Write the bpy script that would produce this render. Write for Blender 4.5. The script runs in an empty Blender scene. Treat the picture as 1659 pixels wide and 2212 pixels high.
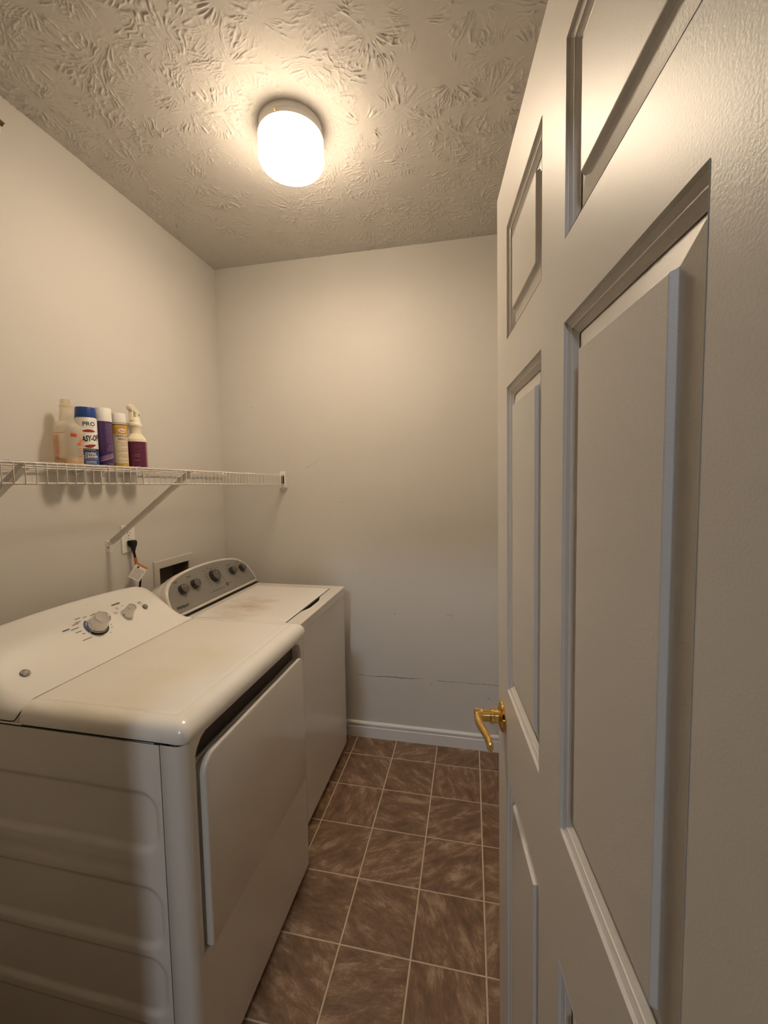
import bpy, math, random
import numpy as np
from mathutils import Vector, Matrix

random.seed(7)
SC = bpy.context.scene
COL = SC.collection

# ------------------------------------------------------------------ camera
CAM_F, YAW, PITCH, ROLL = 904.27, 0.20440, -0.07722, -0.01121
CAM_P = Vector((1.3937, -2.1738, 1.4322))
cy_, sy_ = math.cos(YAW), math.sin(YAW)
fw = Vector((-sy_ * math.cos(PITCH), cy_ * math.cos(PITCH), math.sin(PITCH)))
rt = Vector((cy_, sy_, 0)); up = rt.cross(fw)
r2 = math.cos(ROLL) * rt + math.sin(ROLL) * up
u2 = -math.sin(ROLL) * rt + math.cos(ROLL) * up
cd = bpy.data.cameras.new('camera'); cam = bpy.data.objects.new('camera', cd); COL.objects.link(cam)
cd.sensor_fit = 'VERTICAL'; cd.sensor_height = 24.0; cd.sensor_width = 18.0
cd.lens = CAM_F / 2212 * 24.0; cd.clip_start = 0.01
M = Matrix.Identity(4)
for i in range(3):
    M[i][0], M[i][1], M[i][2], M[i][3] = r2[i], u2[i], -fw[i], CAM_P[i]
cam.matrix_world = M
SC.camera = cam

# ------------------------------------------------------------------ world, light, exposure
SC.view_settings.view_transform = 'Standard'; SC.view_settings.look = 'None'
SC.view_settings.exposure = 0.0; SC.view_settings.gamma = 1.0; SC.view_settings.use_curve_mapping = False
wd = bpy.data.worlds.new('world'); SC.world = wd; wd.use_nodes = True
wd.node_tree.nodes['Background'].inputs[0].default_value = (0.55, 0.62, 0.75, 1)
wd.node_tree.nodes['Background'].inputs[1].default_value = 0.004
LAMP_COL, LAMP_STR = (1.0, 0.80, 0.58), 108.0
# daylight from a high window at the far end of the hall behind the doorway
ld = bpy.data.lights.new('hall_window_light', 'AREA'); ld.shape = 'RECTANGLE'; ld.size = 0.45; ld.size_y = 0.6
ld.energy = 85; ld.color = (0.80, 0.885, 1.0)
lo = bpy.data.objects.new('hall_window_light', ld); COL.objects.link(lo)
lo.location = (0.92, -7.1, 4.42)
lo.rotation_euler = (Vector((0.9, -0.8, 1.0)) - lo.location).to_track_quat('-Z', 'Y').to_euler()

# ------------------------------------------------------------------ helpers
def link(name, data, parent=None):
    o = bpy.data.objects.new(name, data); COL.objects.link(o)
    if parent is not None: o.parent = parent
    return o

def thing(name, label, cat, loc=(0, 0, 0), group=None):
    o = link(name, None); o.location = loc; o.empty_display_size = 0.05
    o['label'] = label; o['category'] = cat
    if group: o['group'] = group
    return o

class MB:
    def __init__(s): s.v = []; s.f = []
    def add(s, vs, fs):
        b = len(s.v); s.v += [tuple(p) for p in vs]; s.f += [tuple(i + b for i in f) for f in fs]; return s
    def box(s, a, b):
        (x0, y0, z0), (x1, y1, z1) = a, b
        return s.add([(x0,y0,z0),(x1,y0,z0),(x1,y1,z0),(x0,y1,z0),(x0,y0,z1),(x1,y0,z1),(x1,y1,z1),(x0,y1,z1)],
                     [(0,3,2,1),(4,5,6,7),(0,1,5,4),(1,2,6,5),(2,3,7,6),(3,0,4,7)])
    def loft(s, rings, cap0=True, cap1=True, closed=True):
        n = len(rings[0]); vs = [p for r in rings for p in r]; fs = []
        for k in range(len(rings) - 1):
            for i in range(n if closed else n - 1):
                j = (i + 1) % n
                fs.append((k*n+i, k*n+j, (k+1)*n+j, (k+1)*n+i))
        if cap0: fs.append(tuple(range(n - 1, -1, -1)))
        if cap1: fs.append(tuple((len(rings)-1)*n + i for i in range(n)))
        return s.add(vs, fs)
    def tube(s, pts, r, n=8, radii=None):
        pts = [Vector(p) for p in pts]; rings = []; prev = None
        for i, p in enumerate(pts):
            t = (pts[min(i+1, len(pts)-1)] - pts[max(i-1, 0)]).normalized()
            if prev is None:
                a = Vector((0, 0, 1)) if abs(t.z) < .9 else Vector((1, 0, 0)); e = t.cross(a).normalized()
            else:
                e = (prev - t * prev.dot(t)).normalized()
            prev = e; g = t.cross(e); rr = radii[i] if radii else r
            rings.append([p + (e * math.cos(2*math.pi*k/n) + g * math.sin(2*math.pi*k/n)) * rr for k in range(n)])
        return s.loft(rings)
    def lathe(s, prof, n=32, axis=None, origin=(0, 0, 0), cap0=True, cap1=True):
        # prof: (r, h); axis: (ex, ey, ez) frame
        O = Vector(origin)
        ex, ey, ez = axis or (Vector((1,0,0)), Vector((0,1,0)), Vector((0,0,1)))
        rings = [[O + (ex*math.cos(2*math.pi*k/n) + ey*math.sin(2*math.pi*k/n))*r + ez*h for k in range(n)] for r, h in prof]
        return s.loft(rings, cap0, cap1)
    def prism(s, poly, f0, f1):
        n = len(poly); return s.loft([[f0(p) for p in poly], [f1(p) for p in poly]])
    def build(s, name, mat, parent=None, smooth=None, bevel=0, seg=2):
        me = bpy.data.meshes.new(name); me.from_pydata([tuple(p) for p in s.v], [], s.f); me.validate()
        import bmesh
        bm = bmesh.new(); bm.from_mesh(me); bmesh.ops.recalc_face_normals(bm, faces=bm.faces); bm.to_mesh(me); bm.free()
        if mat: me.materials.append(mat)
        if smooth is not None or bevel:
            me.polygons.foreach_set('use_smooth', [True] * len(me.polygons))
            if smooth is not None and smooth < 180: me.set_sharp_from_angle(angle=math.radians(smooth))
        o = link(name, me, parent)
        if bevel:
            b = o.modifiers.new('bevel', 'BEVEL'); b.width = bevel; b.segments = seg; b.limit_method = 'ANGLE'
            b.angle_limit = math.radians(40); b.harden_normals = True
        return o

def grid_mesh(name, P, mat, parent=None, flip=False):
    """P: (n,m,3) array -> smooth grid mesh"""
    n, m = P.shape[:2]
    me = bpy.data.meshes.new(name)
    idx = np.arange(n*m).reshape(n, m)
    q = np.stack([idx[:-1, :-1], idx[1:, :-1], idx[1:, 1:], idx[:-1, 1:]], -1).reshape(-1, 4)
    if flip: q = q[:, ::-1]
    me.vertices.add(n*m); me.vertices.foreach_set('co', P.astype(np.float32).ravel())
    nf = len(q); me.loops.add(nf*4); me.loops.foreach_set('vertex_index', q.astype(np.int32).ravel())
    me.polygons.add(nf); me.polygons.foreach_set('loop_start', np.arange(0, nf*4, 4, dtype=np.int32))
    me.polygons.foreach_set('use_smooth', np.ones(nf, dtype=bool))
    me.update(calc_edges=True); me.validate()
    if mat: me.materials.append(mat)
    return link(name, me, parent)

def rrect(x0, x1, y0, y1, r, n=6):
    """rounded rectangle; r = (bl, br, tr, tl)"""
    if not isinstance(r, (tuple, list)): r = (r,)*4
    out = []
    for (cx, cy, a0, rr) in ((x0+r[0], y0+r[0], 180, r[0]), (x1-r[1], y0+r[1], 270, r[1]), (x1-r[2], y1-r[2], 0, r[2]), (x0+r[3], y1-r[3], 90, r[3])):
        for k in range(n + 1):
            a = math.radians(a0 + 90*k/n); out.append((cx + rr*math.cos(a), cy + rr*math.sin(a)))
    return out

def text_geo(body, size, bold=0.0, shear=0.0, spacing=1.0):
    cu = bpy.data.curves.new('t', 'FONT'); cu.body = body; cu.size = size; cu.align_x = 'CENTER'; cu.align_y = 'CENTER'
    cu.offset = bold; cu.shear = shear; cu.resolution_u = 3; cu.space_character = spacing
    o = bpy.data.objects.new('t', cu); COL.objects.link(o)
    dg = bpy.context.evaluated_depsgraph_get(); dg.update()
    me = o.evaluated_get(dg).to_mesh()
    vs = [tuple(v.co) for v in me.vertices]; fs = [tuple(p.vertices) for p in me.polygons]
    o.evaluated_get(dg).to_mesh_clear()
    bpy.data.objects.remove(o); bpy.data.curves.remove(cu)
    return vs, fs

# ------------------------------------------------------------------ materials
def mat(name, col, rough=0.5, metal=0.0, spec=0.5, coat=0.0, bump=None, var=None, emit=None):
    m = bpy.data.materials.new(name); m.use_nodes = True; nt = m.node_tree; b = nt.nodes['Principled BSDF']
    b.inputs['Base Color'].default_value = (*col, 1); b.inputs['Roughness'].default_value = rough
    b.inputs['Metallic'].default_value = metal; b.inputs['Specular IOR Level'].default_value = spec
    b.inputs['Coat Weight'].default_value = coat; b.inputs['Coat Roughness'].default_value = 0.12
    if bump or var:
        tc = nt.nodes.new('ShaderNodeTexCoord')
    if bump:       # (scale, strength, distance)
        n = nt.nodes.new('ShaderNodeTexNoise'); n.inputs['Scale'].default_value = bump[0]; n.inputs['Detail'].default_value = 4
        nt.links.new(tc.outputs['Object'], n.inputs['Vector'])
        bp = nt.nodes.new('ShaderNodeBump'); bp.inputs['Strength'].default_value = bump[1]; bp.inputs['Distance'].default_value = bump[2]
        nt.links.new(n.outputs['Fac'], bp.inputs['Height']); nt.links.new(bp.outputs['Normal'], b.inputs['Normal'])
    if var:        # (scale, colour2, lo, hi)
        n = nt.nodes.new('ShaderNodeTexNoise'); n.inputs['Scale'].default_value = var[0]; n.inputs['Detail'].default_value = 5
        nt.links.new(tc.outputs['Object'], n.inputs['Vector'])
        rp = nt.nodes.new('ShaderNodeValToRGB'); rp.color_ramp.elements[0].position = var[2]; rp.color_ramp.elements[1].position = var[3]
        rp.color_ramp.elements[0].color = (*col, 1); rp.color_ramp.elements[1].color = (*var[1], 1)
        nt.links.new(n.outputs['Fac'], rp.inputs['Fac']); nt.links.new(rp.outputs['Color'], b.inputs['Base Color'])
    return m

def glass_mat(name, col, strength, z0, z1):
    # opal glass lit by a bulb in its lower half: dimmer towards the metal base
    m = emission_mat(name, col, strength); nt = m.node_tree; N, L = nt.nodes.new, nt.links.new
    tc = N('ShaderNodeTexCoord'); sp = N('ShaderNodeSeparateXYZ'); L(tc.outputs['Object'], sp.inputs[0])
    mr = N('ShaderNodeMapRange'); mr.interpolation_type = 'SMOOTHSTEP'
    mr.inputs[1].default_value = z0; mr.inputs[2].default_value = z1; mr.inputs[3].default_value = 0.06*strength; mr.inputs[4].default_value = strength
    L(sp.outputs['Z'], mr.inputs[0]); L(mr.outputs[0], [n for n in nt.nodes if n.type == 'EMISSION'][0].inputs[1]); return m

def emission_mat(name, col, strength):
    m = bpy.data.materials.new(name); m.use_nodes = True; nt = m.node_tree; nt.nodes.clear()
    e = nt.nodes.new('ShaderNodeEmission'); e.inputs[0].default_value = (*col, 1); e.inputs[1].default_value = strength
    o = nt.nodes.new('ShaderNodeOutputMaterial'); nt.links.new(e.outputs[0], o.inputs[0]); return m

def sheer_mat(name, col, opacity, rough=0.4):
    m = bpy.data.materials.new(name); m.use_nodes = True; nt = m.node_tree; b = nt.nodes['Principled BSDF']
    b.inputs['Base Color'].default_value = (*col, 1); b.inputs['Roughness'].default_value = rough
    t = nt.nodes.new('ShaderNodeBsdfTransparent'); t.inputs[0].default_value = (*[min(1, c*1.15) for c in col], 1)
    mx = nt.nodes.new('ShaderNodeMixShader'); mx.inputs[0].default_value = opacity
    nt.links.new(t.outputs[0], mx.inputs[1]); nt.links.new(b.outputs[0], mx.inputs[2])
    nt.links.new(mx.outputs[0], nt.nodes['Material Output'].inputs['Surface']); return m

def tile_mat():
    m = bpy.data.materials.new('brown slate tile'); m.use_nodes = True; nt = m.node_tree; b = nt.nodes['Principled BSDF']
    N, L = nt.nodes.new, nt.links.new
    geo = N('ShaderNodeTexCoord'); info = N('ShaderNodeObjectInfo')
    wn = N('ShaderNodeTexWhiteNoise'); wn.noise_dimensions = '1D'; L(info.outputs['Random'], wn.inputs['W'])
    sc = N('ShaderNodeVectorMath'); sc.operation = 'SCALE'; sc.inputs['Scale'].default_value = 30; L(wn.outputs['Color'], sc.inputs[0])
    ad = N('ShaderNodeVectorMath'); ad.operation = 'ADD'
    rot = N('ShaderNodeVectorRotate'); rot.rotation_type = 'Z_AXIS'
    ma = N('ShaderNodeMath'); ma.operation = 'MULTIPLY'; ma.inputs[1].default_value = 6.28; L(info.outputs['Random'], ma.inputs[0])
    L(geo.outputs['Object'], rot.inputs['Vector']); L(ma.outputs[0], rot.inputs['Angle'])
    st = N('ShaderNodeVectorMath'); st.operation = 'MULTIPLY'; st.inputs[1].default_value = (1.0, 2.3, 1.0); L(rot.outputs[0], st.inputs[0])
    L(st.outputs[0], ad.inputs[0]); L(sc.outputs[0], ad.inputs[1])
    n1 = N('ShaderNodeTexNoise'); n1.inputs['Scale'].default_value = 11; n1.inputs['Detail'].default_value = 12; n1.inputs['Roughness'].default_value = 0.72; n1.inputs['Distortion'].default_value = 0.25
    L(ad.outputs[0], n1.inputs['Vector'])
    rp = N('ShaderNodeValToRGB'); e = rp.color_ramp.elements
    e[0].position = 0.34; e[0].color = (0.135, 0.075, 0.042, 1); e[1].position = 0.68; e[1].color = (0.46, 0.33, 0.22, 1)
    k = e.new(0.52); k.color = (0.225, 0.132, 0.078, 1)
    L(n1.outputs['Fac'], rp.inputs['Fac']); L(rp.outputs['Color'], b.inputs['Base Color'])
    n2 = N('ShaderNodeTexNoise'); n2.inputs['Scale'].default_value = 16; n2.inputs['Detail'].default_value = 9; n2.inputs['Roughness'].default_value = 0.6; n2.inputs['Distortion'].default_value = 0.6
    L(ad.outputs[0], n2.inputs['Vector'])
    bp = N('ShaderNodeBump'); bp.inputs['Strength'].default_value = 0.8; bp.inputs['Distance'].default_value = 0.006
    L(n2.outputs['Fac'], bp.inputs['Height']); L(bp.outputs['Normal'], b.inputs['Normal'])
    b.inputs['Roughness'].default_value = 0.42; b.inputs['Specular IOR Level'].default_value = 0.4
    return m

def lid_mat(base):
    m = mat('stained white lid', base, 0.3, coat=0.2); nt = m.node_tree; b = nt.nodes['Principled BSDF']; N, L = nt.nodes.new, nt.links.new
    tc = N('ShaderNodeTexCoord')
    mp = N('ShaderNodeMapping'); mp.vector_type = 'POINT'; mp.inputs['Location'].default_value = (-.43*7.5, .52*5.0, -.88)
    mp.inputs['Scale'].default_value = (7.5, 5.0, 1.0); L(tc.outputs['Object'], mp.inputs[0])
    ln = N('ShaderNodeVectorMath'); ln.operation = 'LENGTH'; L(mp.outputs[0], ln.inputs[0])
    mr = N('ShaderNodeMapRange'); mr.inputs[1].default_value = 1.05; mr.inputs[2].default_value = 0.1; L(ln.outputs['Value'], mr.inputs[0])
    mp2 = N('ShaderNodeMapping'); mp2.inputs['Scale'].default_value = (9, 22, 1); mp2.inputs['Rotation'].default_value = (0, 0, 0.5); L(tc.outputs['Object'], mp2.inputs[0])
    n = N('ShaderNodeTexNoise'); n.inputs['Scale'].default_value = 0.9; n.inputs['Detail'].default_value = 7; n.inputs['Roughness'].default_value = 0.6; L(mp2.outputs[0], n.inputs['Vector'])
    r = N('ShaderNodeMapRange'); r.inputs[1].default_value = 0.38; r.inputs[2].default_value = 0.72; L(n.outputs['Fac'], r.inputs[0])
    mu = N('ShaderNodeMath'); mu.operation = 'MULTIPLY'; L(mr.outputs[0], mu.inputs[0]); L(r.outputs[0], mu.inputs[1])
    mx = N('ShaderNodeMix'); mx.data_type = 'RGBA'; mx.inputs[6].default_value = (*base, 1); mx.inputs[7].default_value = (0.42, 0.25, 0.12, 1)
    L(mu.outputs[0], mx.inputs[0]); L(mx.outputs[2], b.inputs['Base Color']); return m

WALLC = (0.63, 0.605, 0.57)
m_wall = mat('painted wall', WALLC, 0.6, spec=0.3, bump=(140, 0.10, 0.002), var=(1.6, (0.605, 0.575, 0.53), 0.45, 0.75))
m_ceil = mat('ceiling paint', (0.58, 0.55, 0.51), 0.85, spec=0.2)
m_trim = mat('white trim paint', (0.70, 0.69, 0.67), 0.4)
m_door = mat('door paint', (0.66, 0.63, 0.585), 0.39, spec=0.40, bump=(420, 0.15, 0.0016))
m_grout = mat('beige grout', (0.62, 0.50, 0.35), 0.8, bump=(300, 0.3, 0.002))
m_tile = tile_mat()
m_hall = mat('hall floor', (0.24, 0.16, 0.10), 0.6)
m_scuff = mat('dark scuff', (0.30, 0.25, 0.20), 0.8)
m_scuff2 = mat('faint scuff', (0.40, 0.36, 0.31), 0.7)
m_wstain = mat('yellowed patch', (0.48, 0.42, 0.33), 0.6)
APPL = (0.72, 0.68, 0.615)
m_white = mat('white enamel', APPL, 0.22, coat=0.4)
m_dtop = mat('yellowed enamel', (0.82, 0.79, 0.735), 0.22, coat=0.3, var=(3.5, (0.79, 0.735, 0.62), 0.48, 0.72))
m_lid = lid_mat((0.83, 0.80, 0.76))
m_plastic = mat('white plastic', (0.82, 0.80, 0.76), 0.35)
m_gap = mat('black gap', (0.012, 0.010, 0.009), 0.9)
m_grey = mat('silver panel', (0.30, 0.285, 0.265), 0.42, metal=0.35)
m_knobd = mat('dark knob', (0.030, 0.028, 0.027), 0.45)
m_knobf = mat('knob face', (0.17, 0.155, 0.14), 0.32, metal=0.6)
m_chrome = mat('satin chrome', (0.66, 0.64, 0.62), 0.12, metal=1.0)
m_ink = mat('black print', (0.035, 0.033, 0.032), 0.6)
m_inkgrey = mat('grey print', (0.16, 0.14, 0.125), 0.6)
m_inkblue = mat('blue print', (0.05, 0.13, 0.33), 0.6)
m_inkwhite = mat('white print', (0.82, 0.81, 0.79), 0.5)
m_greybtn = mat('grey button', (0.17, 0.165, 0.15), 0.45)
m_brownbtn = mat('brown button', (0.16, 0.085, 0.05), 0.4)
m_brass = mat('polished brass', (0.86, 0.60, 0.21), 0.10, metal=1.0)
m_wire = mat('white vinyl wire', (0.64, 0.60, 0.55), 0.4)
m_black = mat('black rubber', (0.006, 0.006, 0.006), 0.6, spec=0.3)
m_slot = mat('dark slot', (0.03, 0.025, 0.02), 0.7)
m_orange = mat('orange tag', (0.55, 0.17, 0.03), 0.6)
m_paper = mat('white tag paper', (0.80, 0.77, 0.72), 0.7)
m_fix = mat('dark brown fitting', (0.10, 0.055, 0.025), 0.5)
m_pan = mat('lamp base enamel', (0.70, 0.68, 0.66), 0.35)
m_screw = mat('screw steel', (0.45, 0.42, 0.38), 0.35, metal=0.9)

# ------------------------------------------------------------------ room shell
H = 2.60; XR = 1.66; YF = -2.03; T = 0.11; DX0, DX1, DH = 0.70, 1.535, 2.05
def struct(o, label=None):
    o['kind'] = 'structure'
    if label: o['label'] = label
    return o

# left wall with the opening for the recessed outlet box
BY0, BY1, BZ0, BZ1 = -.537, -.335, .845, 1.037
b = MB()
b.box((-T, YF-T, -.01), (0, BY0, H)).box((-T, BY1, -.01), (0, T, H)).box((-T, BY0, -.01), (0, BY1, BZ0)).box((-T, BY0, BZ1), (0, BY1, H))
wall_left = struct(b.build('wall_left', m_wall), 'cream painted wall behind the washer and dryer')
wall_back = struct(MB().box((0, 0, -.01), (XR, T, H)).build('wall_back', m_wall), 'scuffed cream end wall facing the doorway')
struct(MB().box((XR, YF-T, -.01), (XR+T, T, H)).build('wall_right', m_wall), 'cream wall behind the open door')
b = MB().box((0, YF-T, -.01), (DX0, YF, H)).box((DX1, YF-T, -.01), (XR, YF, H)).box((DX0, YF-T, DH), (DX1, YF, H))
struct(b.build('wall_front', m_wall), 'cream wall around the doorway')
# jamb lining and casing of the doorway
b = MB().box((DX0-.001, YF-T-.002, 0), (DX0+.018, YF+.002, DH)).box((DX1-.003, YF-T-.002, 0), (DX1+.012, YF-.04, DH)).box((DX0, YF-T-.002, DH-.018), (DX1, YF+.002, DH))
struct(b.build('trim_1', m_trim), 'white jamb lining of the doorway')
b = MB().box((DX0-.06, YF, 0), (DX0, YF+.014, DH+.06)).box((DX0, YF, DH), (DX1+.06, YF+.014, DH+.06))
struct(b.build('trim_2', m_trim), 'white casing around the doorway')

# baseboards: profile extruded along the wall
def baseprof(t): return [(0, 0), (t, 0), (t, .058), (t-.003, .062), (t-.003, .068), (t-.0005, .071), (t-.0005, .079), (t-.004, .084), (t-.008, .087), (0, .088)]
b = MB(); pr = baseprof(.013)
b.loft([[(0, -d, z) for d, z in pr], [(XR, -d, z) for d, z in pr]])
struct(b.build('baseboard_back', m_trim), 'white moulded baseboard along the end wall')
b = MB(); b.loft([[(XR-d, YF, z) for d, z in pr], [(XR-d, -.013, z) for d, z in pr]])
struct(b.build('baseboard_right', m_trim), 'white baseboard behind the open door')
b = MB(); b.loft([[(d, YF, z) for d, z in pr], [(d, -.013, z) for d, z in pr]])
struct(b.build('baseboard_left', m_trim), 'white baseboard behind the appliances')

# floor: grout bed and separate tiles
floor = struct(MB().box((-.02, YF-T, -.03), (XR+.02, .02, -.0025)).build('floor', m_grout), 'brown slate-look tile floor with beige joints')
TS, TX, TY, G = 0.22110, 0.7815, -0.1549, 0.0055
def tile_mesh(w, d):
    hx, hy, c = w/2 - G/2, d/2 - G/2, .0016
    ring = lambda i, z: [(-hx+i, -hy+i, z), (hx-i, -hy+i, z), (hx-i, hy-i, z), (-hx+i, hy-i, z)]
    mb = MB().loft([ring(0, -.006), ring(0, -.0012), ring(c, 0)], cap0=False)
    o = mb.build('tile', m_tile); me = o.data; bpy.data.objects.remove(o); return me
tmesh = {}
i0, i1 = math.floor((0-TX)/TS), math.ceil((XR-TX)/TS)
j1 = math.ceil((TY-YF)/TS)
for i in range(i0, i1):
    for j in range(-1, j1):
        x0, x1 = max(0.0, TX+i*TS), min(XR, TX+(i+1)*TS)
        y1, y0 = min(0.0, TY-j*TS), max(YF-.02, TY-(j+1)*TS)
        if x1-x0 < .02 or y1-y0 < .02: continue
        k = (round(x1-x0, 4), round(y1-y0, 4))
        if k not in tmesh: tmesh[k] = tile_mesh(*k)
        t = link('tile', tmesh[k], floor); t.location = ((x0+x1)/2, (y0+y1)/2, random.uniform(-.0003, .0003))
hf = MB().box((-1.2, -7.6, -.03), (3.2, YF-T, -.003)).build('floor_hall', m_hall); struct(hf, 'hall floor beyond the doorway')

# ceiling with brushed stomp texture
def value_noise(u, v, tab, per):
    iu = np.floor(u).astype(int); iv = np.floor(v).astype(int); fu = u-iu; fv = v-iv
    fu = fu*fu*(3-2*fu); fv = fv*fv*(3-2*fv); nv = tab.shape[1]
    a = tab[iu % per, iv % nv]; b_ = tab[(iu+1) % per, iv % nv]; c = tab[iu % per, (iv+1) % nv]; d = tab[(iu+1) % per, (iv+1) % nv]
    return (a*(1-fu)+b_*fu)*(1-fv) + (c*(1-fu)+d*fu)*fv
rng = np.random.default_rng(11)
RES = 0.0018; Y0C = -1.36
xs = np.arange(0, XR+RES, RES); ys = np.arange(Y0C, RES, RES)
hh = np.zeros((len(xs), len(ys)), np.float32)
cs = []
for gx in np.arange(-.05, XR+.1, .135):
    for gy in np.arange(Y0C-.05, .1, .135):
        cs.append((gx+rng.uniform(-.05, .05), gy+rng.uniform(-.05, .05)))
for cx, cy in cs:
    R = rng.uniform(.085, .14); amp = rng.uniform(.0017, .0034)
    a0, a1 = np.searchsorted(xs, [cx-R, cx+R]); b0, b1 = np.searchsorted(ys, [cy-R, cy+R])
    if a1-a0 < 3 or b1-b0 < 3: continue
    dx = xs[a0:a1, None]-cx; dy = ys[None, b0:b1]-cy
    r = np.hypot(dx, dy); a = np.arctan2(dy, dx)
    per = int(rng.integers(54, 82)); tab = rng.random((per, 16)); tab2 = rng.random((9, 12))
    wob = (value_noise(a/(2*math.pi)*9+9, r/.02, tab2, 9)-.5)*1.5
    nz = value_noise(a/(2*math.pi)*per+wob+per*2, r/.042+wob*.6+3, tab, per)
    ridge = np.exp(-((nz-.5)/.10)**2)
    patch = np.clip((value_noise(a/(2*math.pi)*9+9, r/.05, rng.random((9, 12)), 9)-.30)*3.2, 0, 1)
    env = np.clip((r-.012)/.022, 0, 1)*np.clip((R-r)/.035, 0, 1)
    brk = np.clip((value_noise((dx+1)/.011+0*dy, (dy+1)/.011+0*dx, rng.random((64, 64)), 64)-.18)*2.6, .15, 1)
    ridge = ridge*brk
    hh[a0:a1, b0:b1] = np.maximum(hh[a0:a1, b0:b1], (ridge*env*patch*amp))
hh += (rng.random(hh.shape)*.00012).astype(np.float32)
P = np.zeros((len(xs), len(ys), 3)); P[..., 0] = xs[:, None]; P[..., 1] = ys[None, :]; P[..., 2] = H-hh
ceil = struct(grid_mesh('ceiling', P, m_ceil, flip=True), 'ceiling with brushed crow-foot plaster texture')
o = MB().box((-T, YF-T, H+.001), (XR+T, T, H+.1)).box((0, YF, H-.0005), (XR, Y0C+.001, H+.002)).build('ceiling_slab', m_ceil, ceil)

# scuffs on the end wall (shallow marks, part of the wall)
def scuff(pts, w, mt, parent=wall_back, y=-.0006):
    mb = MB(); n = len(pts); L_, R_ = [], []
    for k, (x, z) in enumerate(pts):
        a = pts[max(k-1, 0)]; c = pts[min(k+1, n-1)]; tx, tz = c[0]-a[0], c[1]-a[1]; l = math.hypot(tx, tz)
        ww = w*(.35 + .65*random.random())*(1 if 0 < k < n-1 else .4)
        L_.append((x-tz/l*ww, y, z+tx/l*ww)); R_.append((x+tz/l*ww, y, z-tx/l*ww))
    mb.add(L_+R_, [(k, k+1, n+k+1, n+k) for k in range(n-1)])
    return mb.build('scuff_mark', mt, parent)
def wobble(p0, p1, n, amp): return [(p0[0]+(p1[0]-p0[0])*k/n, p0[1]+(p1[1]-p0[1])*k/n+random.uniform(-amp, amp)) for k in range(n+1)]
scuff(wobble((.503, 1.499), (.568, 1.530), 8, .001), .0012, m_scuff2)
scuff([(.566, 1.528), (.574, 1.535), (.573, 1.541)], .002, m_scuff)
scuff(wobble((.689, 1.313), (.738, 1.313), 6, .001), .0012, m_wstain)
scuff(wobble((.775, .352), (1.10, .357), 40, .0022), .0026, m_scuff2)
scuff(wobble((.90, .354), (1.15, .3585), 26, .0025), .0020, m_scuff2)
scuff(wobble((1.22, .357), (1.55, .358), 30, .0018), .0018, m_scuff)
scuff(wobble((.990, .711), (1.006, .711), 3, .001), .0022, m_scuff)
scuff([(1.267, .721), (1.285, .720), (1.297, .717), (1.307, .716)], .0024, m_scuff)
scuff([(1.300, .716), (1.307, .712)], .002, m_scuff)
scuff([(1.192, .340), (1.190, .334), (1.186, .330)], .0022, m_scuff)
scuff([(1.310, .389), (1.316, .390)], .0025, m_scuff)
scuff([(1.483, .281), (1.490, .284), (1.500, .283)], .003, m_scuff)
scuff([(.548, .893), (.552, .886), (.556, .880)], .0012, m_scuff2)
scuff([(.388, 1.508), (.393, 1.508)], .0025, m_scuff)
scuff(wobble((.185, 1.84), (.205, 1.843), 4, .001), .0014, m_scuff2)
scuff(wobble((1.0, 1.94), (1.005, 1.94), 1, .0), .0022, m_scuff)

# ------------------------------------------------------------------ open six-panel door
DT = Vector((1.4470, -1.1860, 2.03)); TH = .10075; HD = 2.03
zv = Vector((-.0130, -.0050, 1)).normalized()
dv = Vector((math.sin(TH), -math.cos(TH), 0)); xv = -dv; xv = (xv - zv*xv.dot(zv)).normalized(); nv = zv.cross(xv)
door = link('door_1', None); door['kind'] = 'structure'; door['label'] = 'white six-panel door swung open into the room'
MD = Matrix.Identity(4)
for i in range(3): MD[i][0], MD[i][1], MD[i][2], MD[i][3] = xv[i], nv[i], zv[i], (DT - zv*HD)[i]
door.matrix_world = MD
if nv.x > 0: print('door normal flipped')
W, TK, ZB = .826, .035, .012
SA, SB, SCc, SDd = .111, .362, .461, .713
rows = [(1.705, 1.915), (.989, 1.612), (.115, .806)]
def dbox(name, s0, s1, z0, z1): return MB().box((-s1, -TK, z0), (-s0, 0, z1)).build(name, m_door, door)
dbox('stile', 0, SA, ZB, HD); dbox('stile', SDd, W, ZB, HD)
zr = [(ZB, .115), (.806, .989), (1.612, 1.705), (1.915, HD)]
for z0, z1 in zr: dbox('rail', SA, SDd, z0, z1)
for z0, z1 in rows: dbox('mullion', SB, SCc, z0, z1)
def frame_loft(name, s0, s1, z0, z1, prof, mt, cap, parent):
    rings = [[(-(s0+t), -d, z0+t), (-(s1-t), -d, z0+t), (-(s1-t), -d, z1-t), (-(s0+t), -d, z1-t)] for t, d in prof]
    return MB().loft(rings, False, cap).build(name, mt, parent)
for z0, z1 in rows:
    for s0, s1 in ((SA, SB), (SCc, SDd)):
        frame_loft('moulding', s0, s1, z0, z1, [(0, -.0004), (.0016, .0022), (.0018, .0030), (.0078, .0060), (.0082, .0052), (.0094, .0052), (.0100, .0066), (.0158, .0105), (.0175, .0112)], m_door, False, door)
        frame_loft('panel', s0, s1, z0, z1, [(.0165, .0126), (.0185, .0122), (.0395, .0074), (.0400, .0070), (.0418, .0022), (.0428, .0018)], m_door, True, door)
        MB().box((-s1, -.026, z0), (-s0, -.013, z1)).build('panel_back', m_door, door)
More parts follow.
